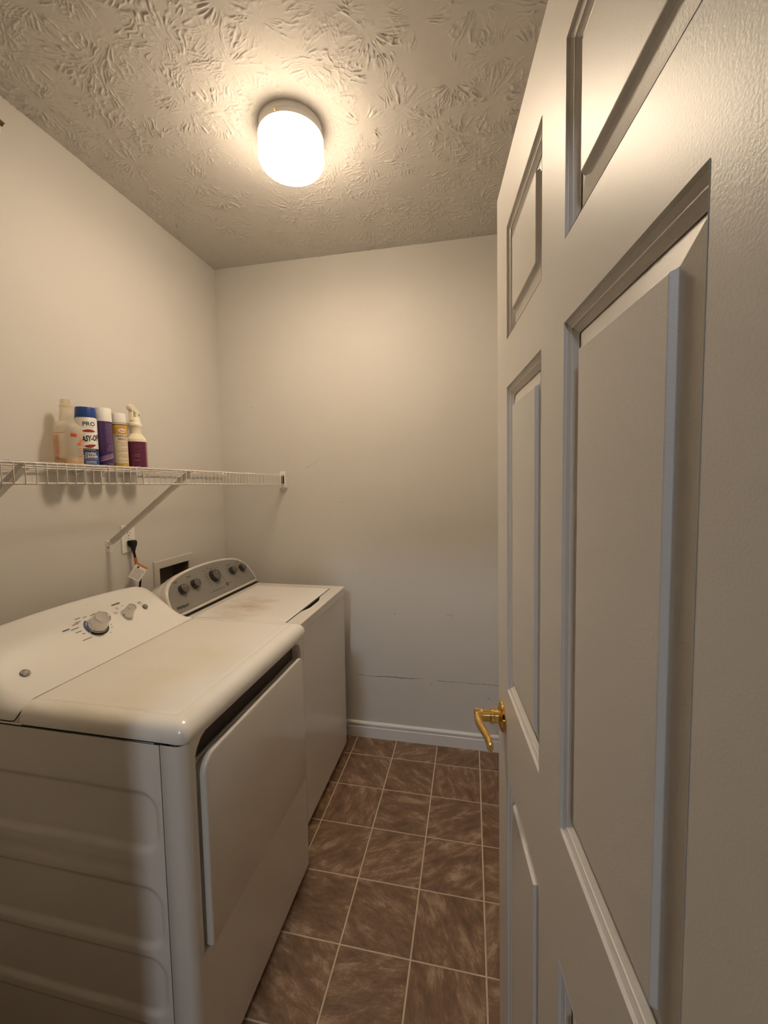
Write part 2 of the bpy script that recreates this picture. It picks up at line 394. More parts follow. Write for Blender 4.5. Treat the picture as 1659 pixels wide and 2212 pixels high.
# brass lever handle
hs, hz = .066, .905
AX = (Vector((1, 0, 0)), Vector((0, 0, -1)), Vector((0, 1, 0)))
handle = MB().lathe([(.0325, 0), (.0335, .003), (.032, .0065), (.026, .010), (.0175, .012), (.0150, .0135), (.0150, .022), (.0165, .023), (.0165, .029), (.0125, .031), (.0120, .046), (.0150, .047), (.0155, .050), (.0150, .0625), (.012, .0645)], 36, AX, (-hs, 0, hz)).build('handle', m_brass, door, smooth=35)
handle['label'] = 'polished brass lever handle'
rings = []
for k in range(15):
    f = k/14; s = hs + .002 + f*.104
    n_ = .056 - .002*f - .012*math.sin(min(1, f*1.15)*math.pi)*.0 - .010*f*f + .004*math.sin(f*math.pi*2)
    zz = hz + .004*math.sin(f*math.pi*1.6) - .003*f
    wz = (.0130 - .0035*math.sin(min(f*2.2, 1)*math.pi/2) + .0020*f*f); wn = .0082 - .0014*f
    if k == 14: wz *= .75; wn *= .75
    rings.append([(-s, n_ + wn*math.sin(a), zz + wz*math.cos(a)) for a in [2*math.pi*j/14 for j in range(14)]])
lv = MB().loft(rings).build('lever', m_brass, handle, smooth=60)
MB().box((-.0005, -.030, hz-.028), (.0012, -.005, hz+.028)).build('latch_plate', m_brass, door)

# ------------------------------------------------------------------ ceiling lamp
LX, LY = .805, -.785
lamp = thing('ceiling_lamp', 'round ceiling lamp with glowing opal glass shade and white base', 'lamp', (LX, LY, H))
MB().lathe([(.1010, 0.002), (.1025, -.003), (.1030, -.015), (.1022, -.017), (.1022, -.020), (.1035, -.022), (.1040, -.037), (.098, -.039)], 64).build('base_pan', m_pan, lamp, smooth=30)
gp = [(.097, -.0365), (.1045, -.0375), (.1066, -.042), (.1068, -.100)] + [(.1068-.033+.033*math.cos(a), -.100-.033*math.sin(a)) for a in [math.radians(d) for d in range(10, 91, 10)]] + [(.05, -.1335), (.02, -.1340)]
MB().lathe(gp, 64).build('glass_shade', glass_mat('glowing opal glass', LAMP_COL, LAMP_STR, -.065, -.1335), lamp, smooth=180)['label'] = 'glowing white opal glass'
a = math.radians(-93)
MB().lathe([(.0035, 0), (.0045, .002), (.004, .006), (.002, .007)], 12, (Vector((-math.sin(a), math.cos(a), 0)), Vector((0, 0, 1)), Vector((math.cos(a), math.sin(a), 0))), (.1035*math.cos(a), .1035*math.sin(a), -.031)).build('thumb_screw', m_brass, lamp, smooth=40)

# ------------------------------------------------------------------ washing machine
wash = thing('washing_machine', 'white top-load washing machine with silver control panel in the corner', 'washer', (.40, -.455, 0))
def wp(mb, name, mt, parent=None, **k):
    o = mb.build(name, mt, parent or wash, **k)
    if parent is None: o.location = -Vector(wash.location)
    return o
WX0, WX1, WY0, WY1, WZ = .075, .752, -.792, -.113, .879
wp(MB().box((WX0, WY0+.004, .028), (WX1-.0025, WY1-.003, .8385)), 'cabinet', m_white, bevel=.004, seg=3)
wp(MB().box((WX0+.02, WY0+.02, .010), (WX1-.03, WY1-.02, .030)), 'base', m_gap)
for fx in (WX0+.05, WX1-.06):
    for fy in (WY0+.05, WY1-.05):
        wp(MB().lathe([(.02, 0), (.022, .006), (.012, .010), (.010, .03)], 16, None, (fx, fy, 0)), 'foot', m_black, smooth=40)
wp(MB().box((WX0+.01, WY0+.008, .834), (WX1-.0045, WY1-.006, .8425)), 'top_seam', m_gap)
# top frame: a deck with a lid well and a scooped front lip
LX0, LX1, LY0, LY1 = .282, .690, -.735, -.170
top = MB().box((WX0, WY0, .840), (WX1-.001, WY1, .858))
top.box((WX0, WY0, .856), (LX0, WY1, WZ)).box((LX0-.001, WY0, .856), (LX1+.0030, LY0, WZ)).box((LX0-.001, LY1, .856), (LX1+.0030, WY1, WZ))
inner = []
for k in range(41):
    y = LY0 + (LY1-LY0)*k/40; c = abs(y+.435)/.128
    inner.append((LX1 + (.0030 if c > 1 else .0030 + .0175*(.5+.5*math.cos(math.pi*min(1, max(0, c*1.5-.5))))), y))
poly = [(WX1, LY0-.057), (WX1, WY1)] + [(LX1+.028, WY1)] + [(LX1+.0030, LY1)] + inner[::-1] + [(LX1+.028, WY0)]
poly = [(WX1, WY0), (WX1, WY1), (LX1+.0030, WY1)] + inner[::-1] + [(LX1+.0030, WY0)]
top.prism(poly, lambda p: (p[0], p[1], .842), lambda p: (p[0], p[1], WZ))
wp(top, 'top', m_white)
wp(MB().box((WX1-.002, WY0, .842), (WX1+.0015, WY1, WZ-.001)), 'front_lip', m_white, bevel=.0012)
wp(MB().box((LX0, LY0+.002, .8585), (LX1+.0025, LY1-.002, .8752)), 'lid_well', m_gap)
wp(MB().box((LX0+.0025, LY0+.0015, .8755), (LX1-.0030, LY1-.0015, WZ+.0012)), 'lid', m_lid, bevel=.0015)
wp(MB().box((LX1+.001, -.56, .8587), (LX1+.024, -.31, .8600)), 'scoop_floor', m_gap)
# control console on a leaning face
fo = Vector((.25, 0, .885)); fv_ = Vector((-.085, 0, .145)).normalized(); fn = Vector((fv_.z, 0, -fv_.x))
def FP(y, u, h=0): return fo + Vector((0, y, 0)) + fv_*u + fn*h
half = [(-.318, .0155), (-.3178, .03), (-.314, .06), (-.306, .09), (-.294, .112), (-.276, .131), (-.252, .146), (-.215, .158), (-.165, .1668), (-.11, .1725), (-.05, .1755)]
FC = -.4205
face_ol = [(FC+a_, u) for a_, u in half] + [(FC, .1763)] + [(FC-a_, u) for a_, u in half[::-1]]
def scale_ol(ol, k):   # offset outline outward by k
    cx, cu = FC, .075; out = []
    n = len(ol)
    for i in range(n):
        p, c, q_ = ol[i-1], ol[i], ol[(i+1) % n]
        t = Vector((q_[0]-p[0], q_[1]-p[1])).normalized(); nn = Vector((t.y, -t.x))
        if nn.dot(Vector((c[0]-cx, c[1]-cu))) < 0: nn = -nn
        out.append((c[0]+nn.x*k, c[1]+nn.y*k))
    return out
rim = [[FP(y, u, h) for y, u in scale_ol(face_ol, k)] for k, h in ((.014, -.030), (.0145, -.012), (.013, -.004), (.010, .000), (.005, .001), (.0015, .000), (.0005, -.002))]
for r_ in rim:
    for p in r_: p.z = max(p.z, .8805)
wp(MB().loft(rim, False, True), 'console_rim', m_white, smooth=50)
wp(MB().box((.18, FC-.326, .8790), (.2560, FC+.326, .8806)), 'console_seam', m_gap)
hs0 = [FP(y, u, -.031) for y, u in scale_ol(face_ol, .0115)]
hs1 = [Vector((.155, FC+(p.y-FC)*.985, .880+(p.z-.880)*.985)) if True else p for p in hs0]
hs2 = [Vector((.122, FC+(p.y-FC)*.985, .880+(p.z-.880)*.955)) for p in hs0]
hs3 = [Vector((.088, FC+(p.y-FC)*.955, .880+(p.z-.880)*.84)) for p in hs0]
hs1 = [Vector((min(.165, p.x-.02) if p.z < .99 else p.x-.012, FC+(p.y-FC)*1.0, .880+(p.z-.880)*.995)) for p in hs0]
for L_ in (hs0, hs1, hs2, hs3):
    for p in L_: p.z = max(p.z, .8795)
wp(MB().loft([hs0, hs1, hs2, hs3], True, True), 'console_housing', m_white, smooth=50)
face = wp(MB().loft([[FP(y, u, -.0015) for y, u in face_ol], [FP(y, u, .0008) for y, u in face_ol]]), 'control_panel', m_grey)
EYw = Vector((0, 1, 0))
def wknob(y, u, r):
    k = wp(MB().lathe([(r*1.06, 0), (r*1.04, .004), (r*.98, .006), (r*.95, .0185), (r*.9, .020)], 32, (EYw, fv_, fn), FP(y, u, .0008)), 'knob', m_knobd, smooth=35)
    MB().lathe([(r*.95, .0190), (r*.93, .0215), (r*.85, .0225), (r*.80, .0215)], 32, (EYw, fv_, fn), FP(y, u, .0008)).build('knob_face', m_knobf, k, smooth=35)
    mb = MB(); d = Vector((0, .35, 0)) + fv_*.94; e = d.cross(fn); c = FP(y, u, .0225)
    mb.add([c+d*r*.12+e*.0007, c+d*r*.7+e*.0007, c+d*r*.7-e*.0007, c+d*r*.12-e*.0007], [(0, 1, 2, 3)]).build('pointer', m_inkwhite, k)
    return k
for y, u, r in ((-.640, .104, .0205), (-.556, .108, .0205), (-.409, .112, .029), (-.262, .104, .0195), (-.176, .100, .0185)): wknob(y, u, r)
wp(MB().lathe([(.0100, 0), (.0095, .002), (.006, .003)], 20, (EYw, fv_, fn), FP(-.347, .052, .0008)), 'button', m_brownbtn, smooth=40)
leg = MB(); legw = MB()
def bar(mb, y, u, l, w, ang=0.0, h=.0012):
    c, s = math.cos(ang), math.sin(ang)
    pts = [(-l/2, -w/2), (l/2, -w/2), (l/2, w/2), (-l/2, w/2)]
    mb.add([FP(y+p*c-q_*s, u+p*s+q_*c, h) for p, q_ in pts], [(0, 1, 2, 3)])
for k in range(6): bar(leg, -.465+.0165*k, .044, .0065, .0055)
bar(leg, -.485, .044, .012, .0015)
for k, l in ((-.655, .026), (-.566, .030), (-.403, .022), (-.266, .032), (-.184, .026)):
    bar(leg, k, .150 if k < -.3 and k > -.6 else (.146 if k < -.6 else .139), l, .0026)
bar(leg, -.655, .140, .02, .0016); bar(leg, -.322, .055, .020, .0018); bar(leg, -.322, .0505, .016, .0014)
for kx, ku, kr in ((-.640, .104, .032), (-.556, .108, .031), (-.262, .104, .030), (-.176, .100, .029)):
    for a in (215, 180, 145, 40, 0, -35, -90):
        if kx == -.176 and a in (40, 0, -35): continue
        bar(leg, kx+kr*math.cos(math.radians(a)), ku+kr*math.sin(math.radians(a)), .007, .0012)
for k in range(6):
    u = .075+.0145*k
    bar(leg, -.409-.050-.004*math.sin(k), u, .017, .0015); bar(leg, -.409+.052+.005*math.sin(k+1), u, .019, .0015)
bar(leg, -.425, .158, .016, .0022); bar(leg, -.385, .158, .018, .0016); bar(leg, -.425, .064, .02, .0014)
bar(leg, -.122, .024, .010, .004)
wp(leg, 'printed_legend', m_ink)['kind'] = 'stuff'
vs, fs = text_geo('Whirlpool', .0170, .0008, .12)
wp(MB().add([FP(-.684+x, .038+y, .0013) for x, y, z in vs], fs), 'logo', m_ink)['label'] = 'black script maker name on the silver panel'

# ------------------------------------------------------------------ dryer
DY0, DY1, DXF = -1.452, -.802, .815
dry = thing('clothes_dryer', 'white front-load clothes dryer with chrome knobs nearest the doorway', 'dryer', (.45, -1.127, 0))
def dp_(o): o.location = -Vector(dry.location); return o
def dpart(mb, name, mt, parent=None, **k):
    o = mb.build(name, mt, parent or dry, **k)
    return o if parent else dp_(o)
DZC = .886
dpart(MB().box((.085, DY0+.012, .03), (.735, DY1-.001, DZC-.004)), 'carcass', m_white)
dpart(MB().box((.10, DY0+.03, .008), (.775, DY1-.03, .032)), 'base', m_gap)
for fx in (.14, .72):
    for fy in (DY0+.07, DY1-.07):
        dpart(MB().lathe([(.02, 0), (.022, .006), (.012, .010), (.010, .03)], 16, None, (fx, fy, 0)), 'foot', m_black, smooth=40)
# embossed side panel
xs_ = np.linspace(.085, .7576, 193); zs_ = np.arange(.022, DZC-.002, .0035)
X, Z = np.meshgrid(xs_, zs_, indexing='ij')
def sd_rr(X, Z, x0, x1, z0, z1, r):
    qx = np.abs(X-(x0+x1)/2)-(x1-x0)/2+r; qz = np.abs(Z-(z0+z1)/2)-(z1-z0)/2+r
    return np.hypot(np.maximum(qx, 0), np.maximum(qz, 0))+np.minimum(np.maximum(qx, qz), 0)-r
dep = np.zeros_like(X)
for z0, z1 in ((.637, .768), (.410, .548), (.245, .380), (.06, .212)):
    t = np.clip(.5-sd_rr(X, Z, .12, .742, z0, z1, .042)/.018, 0, 1); dep = np.maximum(dep, t*t*(3-2*t)*.0065)
t = np.clip(.5-sd_rr(X, Z, .12, .70, .575, .600, .012)/.014, 0, 1); dep = np.maximum(dep, t*.0012)
Pn = np.stack([X, DY0+dep, Z], -1)
dp_(grid_mesh('side_panel', Pn, m_white, dry))
# front panel: folded edges round the corners, pocket for door
RC = .022
def edge_strip(y_side, sgn):
    pl = [(.7586, y_side+sgn*.012), (.7586, y_side+sgn*.001), (.7592, y_side)]
    for k in range(9):
        a = math.radians(90*k/8); pl.append((DXF-RC+RC*math.sin(a), y_side+sgn*(RC-RC*math.cos(a))))
    return pl
st = edge_strip(DY0, 1)
mb = MB().loft([[(x, y, z) for x, y in st] for z in (.022, DZC-.005, DZC-.002)], False, False, closed=False)
dpart(mb, 'front_corner', m_white, smooth=60)
st = edge_strip(DY1, -1)
mb = MB().loft([[(x, y, z) for x, y in st] for z in (.022, DZC-.005, DZC-.002)], False, False, closed=False)
dpart(mb, 'front_corner', m_white, smooth=60)
PY0, PY1, PZ0, PZ1 = -1.413, -.848, .376, .874
ys_ = np.linspace(DY0+RC, DY1-RC, 220); zs_ = np.linspace(.022, DZC-.002, 290)
Yg, Zg = np.meshgrid(ys_, zs_, indexing='ij')
sd = sd_rr(Yg, Zg, PY0, PY1, PZ0-.2, PZ1, .045); sd = np.maximum(sd, PZ0-Zg)
t = np.clip(.5-sd/.006, 0, 1)
dpt = .024+.050*np.clip((Zg-.80)/.02, 0, 1)
Pn = np.stack([DXF-dpt*t, Yg, Zg], -1)
dp_(grid_mesh('front_panel', Pn, m_white, dry))
dpart(MB().box((.744, PY0+.012, .815), (.790, PY1-.010, .8725)), 'pocket_shade', mat('pocket shade', (0.06, 0.05, 0.042), 0.7))  # added dark block standing in for the shade inside the handle pocket
# door slab with sloped top lip
DOY0, DOY1, DOZ0, DOZ1 = PY0+.0085, PY1-.006, .383, .832
ol = rrect(DOY0, DOY1, DOZ0, DOZ1, (.004, .004, .040, .040), 8)
def drng(k, x, dz=0):
    o2 = rrect(DOY0+k, DOY1-k, DOZ0+k, DOZ1-k+dz, (.004, .004, .038, .038), 8); return [(x, y, z) for y, z in o2]
ddoor = dpart(MB().loft([drng(.004, .794, -.020), drng(.0015, .806, -.010), drng(0, .819, -.001), drng(0, .8255), drng(.0012, .8285), drng(.004, .8298)], True, True), 'door', m_white, smooth=45)
# top cover with rolled front edge
def cover_ring(i, z, fi=None, r=.022):
    fi = i*1.25 if fi is None else fi
    y0, y1, xf = DY0-.001+i, DY1+.001-i, .8225-fi; rr = max(.012, r-i*.4)
    pts = [(.3968, y0)]
    for cx, cyy, a0 in ((xf-rr, y0+rr, -90), (xf-rr, y1-rr, 0)):
        for k in range(9):
            a = math.radians(a0+90*k/8); pts.append((cx+rr*math.cos(a), cyy+rr*math.sin(a)))
    pts.append((.3968, y1)); return [(x, y, z) for x, y in pts]
rg = [cover_ring(.004, DZC+.0015), cover_ring(.0008, DZC+.003), cover_ring(0, DZC+.006), cover_ring(0, DZC+.016), cover_ring(.0022, DZC+.025), cover_ring(.0065, DZC+.033), cover_ring(.0125, DZC+.039), cover_ring(.020, DZC+.0427), cover_ring(.030, DZC+.0445), cover_ring(.0365, DZC+.0448), cover_ring(.038, DZC+.0442), cover_ring(.0395, DZC+.0448), cover_ring(.05, DZC+.045)]
dpart(MB().loft(rg), 'top_cover', m_dtop, smooth=40)
dpart(MB().box((.09, DY0+.006, DZC-.004), (.770, DY1-.006, DZC+.0018)), 'cover_seam', m_gap)
dpart(MB().box((.760, DY0+.016, DZC-.004), (.808, DY1-.016, DZC+.0018)), 'cover_seam', m_gap)
dpart(MB().box((.088, DY0-.001, DZC+.0015), (.400, DY1+.001, DZC+.0068)), 'rear_rail', m_dtop)
# sculpted backsplash console
prof = [(.3925, .9290), (.388, .9308), (.375, .9320), (.36, .9335), (.345, .9365), (.33, .9420), (.315, .950), (.300, .9600), (.285, .9704), (.262, .9900), (.24, 1.0088), (.222, 1.0240), (.205, 1.0365), (.190, 1.0448), (.175, 1.0500), (.160, 1.0520), (.145, 1.0515), (.13, 1.048), (.115, 1.038), (.104, 1.020), (.098, .99), (.096, .94)]
ysd = []
Rr = .042; n = 14
for k in range(n+1): ysd.append(DY0+Rr-Rr*math.cos(math.pi/2*k/n))
ysd += list(np.linspace(DY0+Rr+.02, DY1-Rr-.02, 30))
for k in range(n+1): ysd.append(DY1-Rr+Rr*math.sin(math.pi/2*k/n))
yc = (DY0+DY1)/2; rows_ = []
zlow = DZC+.0075
for y in [ysd[0]]+ysd+[ysd[-1]]:
    rows_.append([])
for ri, y in enumerate([ysd[0]]+ysd+[ysd[-1]]):
    d = min(y-DY0, DY1-y); skirt = ri in (0, len(ysd)+1)
    drop = Rr-math.sqrt(max(0, Rr*Rr-(Rr-min(d, Rr))**2)); arch = .009*((y-yc)/.24)**2
    for (x, z) in prof:
        up_ = (z-.93)/.122
        zz = z - arch*max(0, up_)
        zz = zz-drop*(.86 if up_ < .1 else 1.0)
        rows_[ri].append((x, y, zlow if skirt else max(zlow, zz)))
mb = MB().loft(rows_, True, True, closed=False)
mb.add([(.3925, y, zlow) for y in ysd]+[(.3925, y, r_[0][2]) for y, r_ in zip(ysd, rows_[1:-1])], [(k, k+1, len(ysd)+k+1, len(ysd)+k) for k in range(len(ysd)-1)])
dpart(mb, 'console', m_plastic, smooth=50)
seam = [(.12, DY0-.0012, zlow+.0002), (.25, DY0-.0012, zlow+.0002), (.372, DY0-.0012, zlow+.0002), (.3815, DY0-.0012, zlow+.0022), (.387, DY0-.0010, zlow+.0070)]
for y_, r_ in [p for p in zip(ysd[2:-1], rows_[3:-2]) if p[1][0][2] > zlow+.012]: seam.append((.3948 if y_ > DY0+.02 else .3948-.006*(1-(y_-DY0)/.02)**2, y_-.0006*(y_ < DY0+.02), r_[0][2]+.0010))
dpart(MB().tube(seam, .0011, 6), 'console_seam', m_gap)
# face frame for knobs
go = Vector((.262, 0, .9900)); gv = Vector((-.761, 0, .649)).normalized(); gn = Vector((gv.z, 0, -gv.x))
def GP(y, u, h=0): return go+Vector((0, y, 0))+gv*u+gn*h
def dbar(mb, y, u, l, w, ang=0.0, h=.0010):
    c, s = math.cos(ang), math.sin(ang)
    mb.add([GP(y+p*c-q_*s, u+p*s+q_*c, h) for p, q_ in ((-l/2, -w/2), (l/2, -w/2), (l/2, w/2), (-l/2, w/2))], [(0, 1, 2, 3)])
def dknob(y, u, r, hgt):
    k = dpart(MB().lathe([(r*1.0, .0006), (r*1.0, .003), (r*.93, .0045), (r*.91, hgt*.40), (r*.76, hgt*.72), (r*.74, hgt*.80), (r*.78, hgt*.86), (r*.79, hgt*.95), (r*.75, hgt), (r*.70, hgt), (r*.68, hgt-.0012), (r*.2, hgt-.0016)], 64, (EYw, gv, gn), GP(y, u)), 'knob', m_chrome, smooth=45)
    k['label'] = 'chrome knob'; return k
K1Y, K1U = -1.117, 0.0; K2Y, K2U = -.998, .001
dknob(K1Y, K1U, .0300, .042); dknob(K2Y, K2U, .0188, .034)
def arc(mb, y, u, r0, r1, a0, a1, n=24, h=.0009):
    vs = []
    for k in range(n+1):
        a = math.radians(a0+(a1-a0)*k/n)
        vs += [GP(y+r0*math.cos(a), u+r0*math.sin(a), h), GP(y+r1*math.cos(a), u+r1*math.sin(a), h)]
    mb.add(vs, [(2*k, 2*k+1, 2*k+3, 2*k+2) for k in range(n)])
mb = MB(); arc(mb, K1Y, K1U, .0295, .0362, 205, 352); dpart(mb, 'dial_ring', m_ink)
mb = MB(); arc(mb, K1Y, K1U, .0310, .0362, 115, 200); dpart(mb, 'dial_ring', m_inkblue)
lg = MB(); lb = MB()
for a, l, off in ((115, .020, .012), (100, .014, .004), (70, .014, .004), (60, .010, .010), (130, .022, .006), (142, .024, .010), (160, .028, .012), (176, .022, .010), (190, .010, .006), (215, .034, .010), (245, .006, .004), (262, .006, .004), (280, .006, .004), (297, .006, .004), (312, .026, .018), (327, .006, .004), (342, .006, .004), (2, .012, .006)):
    rr = .0405+off; y_, u_ = K1Y+rr*math.cos(math.radians(a)), K1U+rr*math.sin(math.radians(a))
    dbar(lg, y_+(-l*.35 if math.cos(math.radians(a)) < -.2 else 0), u_, l*.9, .0025)
dbar(lb, K1Y-.083, .024, .022, .0036)
dbar(lg, -.985+(-.018), .052, .034, .0038); dbar(lg, -1.012, .036, .010, .0014); dbar(lg, -1.012, .031, .010, .0014); dbar(lg, -.988, .036, .010, .0014)
dbar(lg, -1.030, .022, .013, .0014); dbar(lg, -1.028, .017, .012, .0014)
dbar(lg, -.924, .026, .014, .0032); dbar(lg, -.922, .019, .013, .0014)
arc(lg, K2Y, K2U, .0195, .0202, 70, 150)
dpart(lg, 'printed_legend', m_inkgrey)['kind'] = 'stuff'
dpart(lb, 'printed_legend', m_inkblue)['kind'] = 'stuff'
dpart(MB().lathe([(.0092, 0), (.0090, .003), (.007, .0042), (.006, .0036), (.002, .0036)], 24, (EYw, gv, gn), GP(-.917, .002)), 'start_button', m_greybtn, smooth=40)
# round monogram badge
BYc = -1.362; bz = .9582; bx = .3025; bt = Vector((-.80, 0, .60)).normalized(); bn_ = Vector((bt.z, 0, -bt.x))
BO = Vector((bx, BYc, bz+.0012)); BS = .80
badge = dpart(MB().lathe([(.0135*BS, -.002), (.0135*BS, .0008), (.0125*BS, .0014)], 32, (EYw, bt, bn_), BO), 'badge', m_greybtn, smooth=40)
def BP(y, u, h=.0018): return BO+Vector((0, y*BS, 0))+bt*u*BS+bn_*h
def bstroke(pts, w):
    mb = MB(); vs = []; n = len(pts)
    for k, p in enumerate(pts):
        a_ = pts[max(k-1, 0)]; c = pts[min(k+1, n-1)]; tx, ty = c[0]-a_[0], c[1]-a_[1]; l = math.hypot(tx, ty) or 1
        vs += [BP(p[0]-ty/l*w, p[1]+tx/l*w), BP(p[0]+ty/l*w, p[1]-tx/l*w)]
    return mb.add(vs, [(2*k, 2*k+1, 2*k+3, 2*k+2) for k in range(n-1)])
circ = lambda cx, cy, r, a0, a1, n=16: [(cx+r*math.cos(math.radians(a0+(a1-a0)*k/n)), cy+r*math.sin(math.radians(a0+(a1-a0)*k/n))) for k in range(n+1)]
mb = MB()
for pts, w in ((circ(0, 0, .0110, 0, 360, 32), .0004), (circ(-.0030, .0022, .0032, 40, 330), .0005), ([(-.0060, -.001), (-.002, -.0052), (.0005, -.003), (-.0012, .001)], .0005),
               (circ(.0035, .0028, .0022, 0, 250), .0005), (circ(.0030, -.0022, .0028, 120, -140), .0005), (circ(.0062, -.0042, .0016, 90, 360), .0004)):
    s_ = bstroke(pts, w); mb.add(s_.v, s_.f)
vs, fs = text_geo('GE', .0125, .0002, .25)
mb = MB(); 
for a0 in (20, 110, 200, 290):
    s_ = bstroke(circ(0, 0, .0108, a0, a0+62, 10), .0007); mb.add(s_.v, s_.f)
mb.add([BP(x, y) for x, y, z in vs], fs)
mb.build('monogram', mat('pale grey print', (0.46, 0.43, 0.39), 0.4, metal=.4), badge)

# ------------------------------------------------------------------ wire shelf
SH = thing('wire_shelf', 'white wire shelf with braces on the left wall above the appliances', 'shelf', (0, 0, 1.461))
SH.rotation_euler = (-.0145, 0, 0)
SL = 1.99; WX = .384
wm = MB().tube([(.006, 0, .0035), (WX-.006, 0, .0035), (WX-.001, 0, .002), (WX+.0045, 0, -.003), (WX+.0045, 0, -.052)], .0013, 6)
o = wm.build('deck_wire', m_wire, SH, smooth=60); wmesh = o.data; o.location.y = -.02
ny = int((SL-.03)/.0254)
for k in range(1, ny):
    c = o.copy(); COL.objects.link(c); c.parent = SH; c.location = (0, -.02-k*.0254, 0)
for x, z, r in ((WX, -.0008, .0030), (WX+.0016, -.0490, .0029), (.260, -.0004, .0027), (.135, -.0004, .0027), (.010, -.0004, .0027)):
    MB().tube([(x, -.006, z), (x, -SL*.5, z), (x, -SL, z)], r, 8).build('rail', m_wire, SH, smooth=60)
# end brackets on the end wall and front wall
for yy, sg in ((-.001, -1),):
    eb = MB().box((WX-.022, yy-.020, -.068), (WX+.014, yy, .022)).build('end_bracket', m_plastic, SH, bevel=.002)
    MB().box((WX-.012, yy-.0225, -.046), (WX+.004, yy-.019, .004)).build('bracket_slot', m_gap, eb)
    MB().box((WX-.012, yy-.014, -.080), (WX+.006, yy, -.066)).build('bracket_foot', m_plastic, eb, bevel=.001)
for yy in (-.16, -.38, -.60, -.92, -1.2, -1.5, -1.8):
    cl = MB().box((0, yy-.007, -.012), (.014, yy+.007, .006)).build('wall_clip', m_plastic, SH, bevel=.0015)
    MB().lathe([(.0035, 0), (.003, .0015), (.001, .002)], 10, (Vector((0, 1, 0)), Vector((0, 0, 1)), Vector((1, 0, 0))), (.014, yy, -.004)).build('screw', m_screw, cl)
for yb, zf in ((-.797, -.290), (-1.384, -.292)):
    p0 = Vector((.016, yb, zf+.016)); p1 = Vector((WX-.004, yb-.004, -.004)); d = (p1-p0).normalized(); e = Vector((0, 1, 0)); g = d.cross(e)
    rings = [[p+e*a_*.0025+g*b_*.0085 for a_, b_ in ((-1, -1), (1, -1), (1, 1), (-1, 1))] for p in (p0, p1)]
    br = MB().loft(rings)
    lip = [[p+e*a_*.009+g*(-.0085+b_*.0012) for a_, b_ in ((-1, -1), (1, -1), (1, 1), (-1, 1))] for p in (p0, p1)]
    br.loft(lip)
    bo = br.build('brace', m_wire, SH)
    ft = MB().box((0, yb-.0075, zf-.020), (.004, yb+.0075, zf+.024)).box((.0, yb-.0075, zf-.020), (.016, yb+.0075, zf-.016)).box((.0, yb-.005, zf+.006), (.018, yb+.005, zf+.020)).build('brace_foot', m_plastic, SH, bevel=.001)
    MB().lathe([(.0048, 0), (.0042, .002), (.0015, .0026)], 12, (Vector((0, 1, 0)), Vector((0, 0, 1)), Vector((1, 0, 0))), (.004, yb, zf-.004)).build('screw', m_screw, ft, smooth=40)

# ------------------------------------------------------------------ cleaning products on the shelf
def shelf_z(y): return 1.461 + .0054 - y*.0145 + .0004
def wrap(mb, vs, fs, r, a0, z, h=.0004):
    mb.add([((r+h)*math.cos(a0+x/r), (r+h)*math.sin(a0+x/r), z+y) for x, y, _ in vs], fs)
def strip(mb, r, a0, a1, z0, z1, n=12, h=.0003):
    vs = []
    for k in range(n+1):
        a = a0+(a1-a0)*k/n; vs += [((r+h)*math.cos(a), (r+h)*math.sin(a), z0), ((r+h)*math.cos(a), (r+h)*math.sin(a), z1)]
    mb.add(vs, [(2*k, 2*k+2, 2*k+3, 2*k+1) for k in range(n)])
def blob(mb, r, a0, z, hw, hf, n=20, h=.0004, tilt=0.0):
    """lens shape: hw half width, hf(t) -> (low, high)"""
    vs = []
    for k in range(n+1):
        t = -1+2*k/n; lo_, hi_ = hf(t); a = a0+t*hw/r
        vs += [((r+h)*math.cos(a), (r+h)*math.sin(a), z+lo_+tilt*t), ((r+h)*math.cos(a), (r+h)*math.sin(a), z+hi_+tilt*t)]
    mb.add(vs, [(2*k, 2*k+2, 2*k+3, 2*k+1) for k in range(n)])
D2R = math.radians
# 1 translucent bottle
m_haze = sheer_mat('cloudy plastic', (0.86, 0.82, 0.74), 0.36, 0.35)
m_amber = mat('amber liquid', (0.70, 0.36, 0.02), 0.25)
m_red = mat('red print', (0.50, 0.06, 0.03), 0.5)
m_redo = mat('orange red print', (0.58, 0.14, 0.055), 0.5)
y = -.985; b1 = thing('spray_bottle', 'cloudy plastic bottle with red print, amber liquid and no sprayer', 'bottle', (.056, y, shelf_z(y)))
pr = [(.034, 0), (.0385, .003), (.040, .008), (.0402, .040), (.0405, .115), (.0408, .128), (.0395, .138), (.036, .146), (.030, .152), (.0245, .156), (.0225, .160), (.0205, .180), (.0185, .198), (.0180, .206), (.0195, .208), (.0195, .212), (.0160, .214)]
MB().lathe(pr, 40, cap1=False).build('bottle_body', m_haze, b1, smooth=50)
MB().lathe([(.0160, .212), (.0150, .216), (.0152, .2165), (.0162, .219), (.0152, .222), (.0162, .225), (.0150, .228), (.0150, .231), (.012, .231), (.012, .212)], 32, cap0=False, cap1=False).build('threaded_neck', m_haze, b1, smooth=50)
MB().lathe([(.032, .003), (.0375, .006), (.0392, .010), (.0395, .036)], 32).build('liquid', m_amber, b1, smooth=40)
mb = MB(); r = .0410; ca = D2R(-44)
for k in range(11):   # measuring scale and lines of print
    z = .022+k*.0092; strip(mb, r, ca+D2R(42), ca+D2R(42+18+(k % 3)*8), z, z+.0013)
for k in range(9):
    z = .030+k*.0095; strip(mb, r, ca-D2R(62), ca-D2R(34+7*(k % 2)), z, z+.0022, h=.0002)
for k in range(7): strip(mb, r, ca-D2R(74-5.6*k), ca-D2R(72-5.6*k), .030, .112, 2)
strip(mb, r, ca-D2R(62), ca-D2R(12), .1165, .1185)
mb.build('print', m_redo, b1)['kind'] = 'stuff'
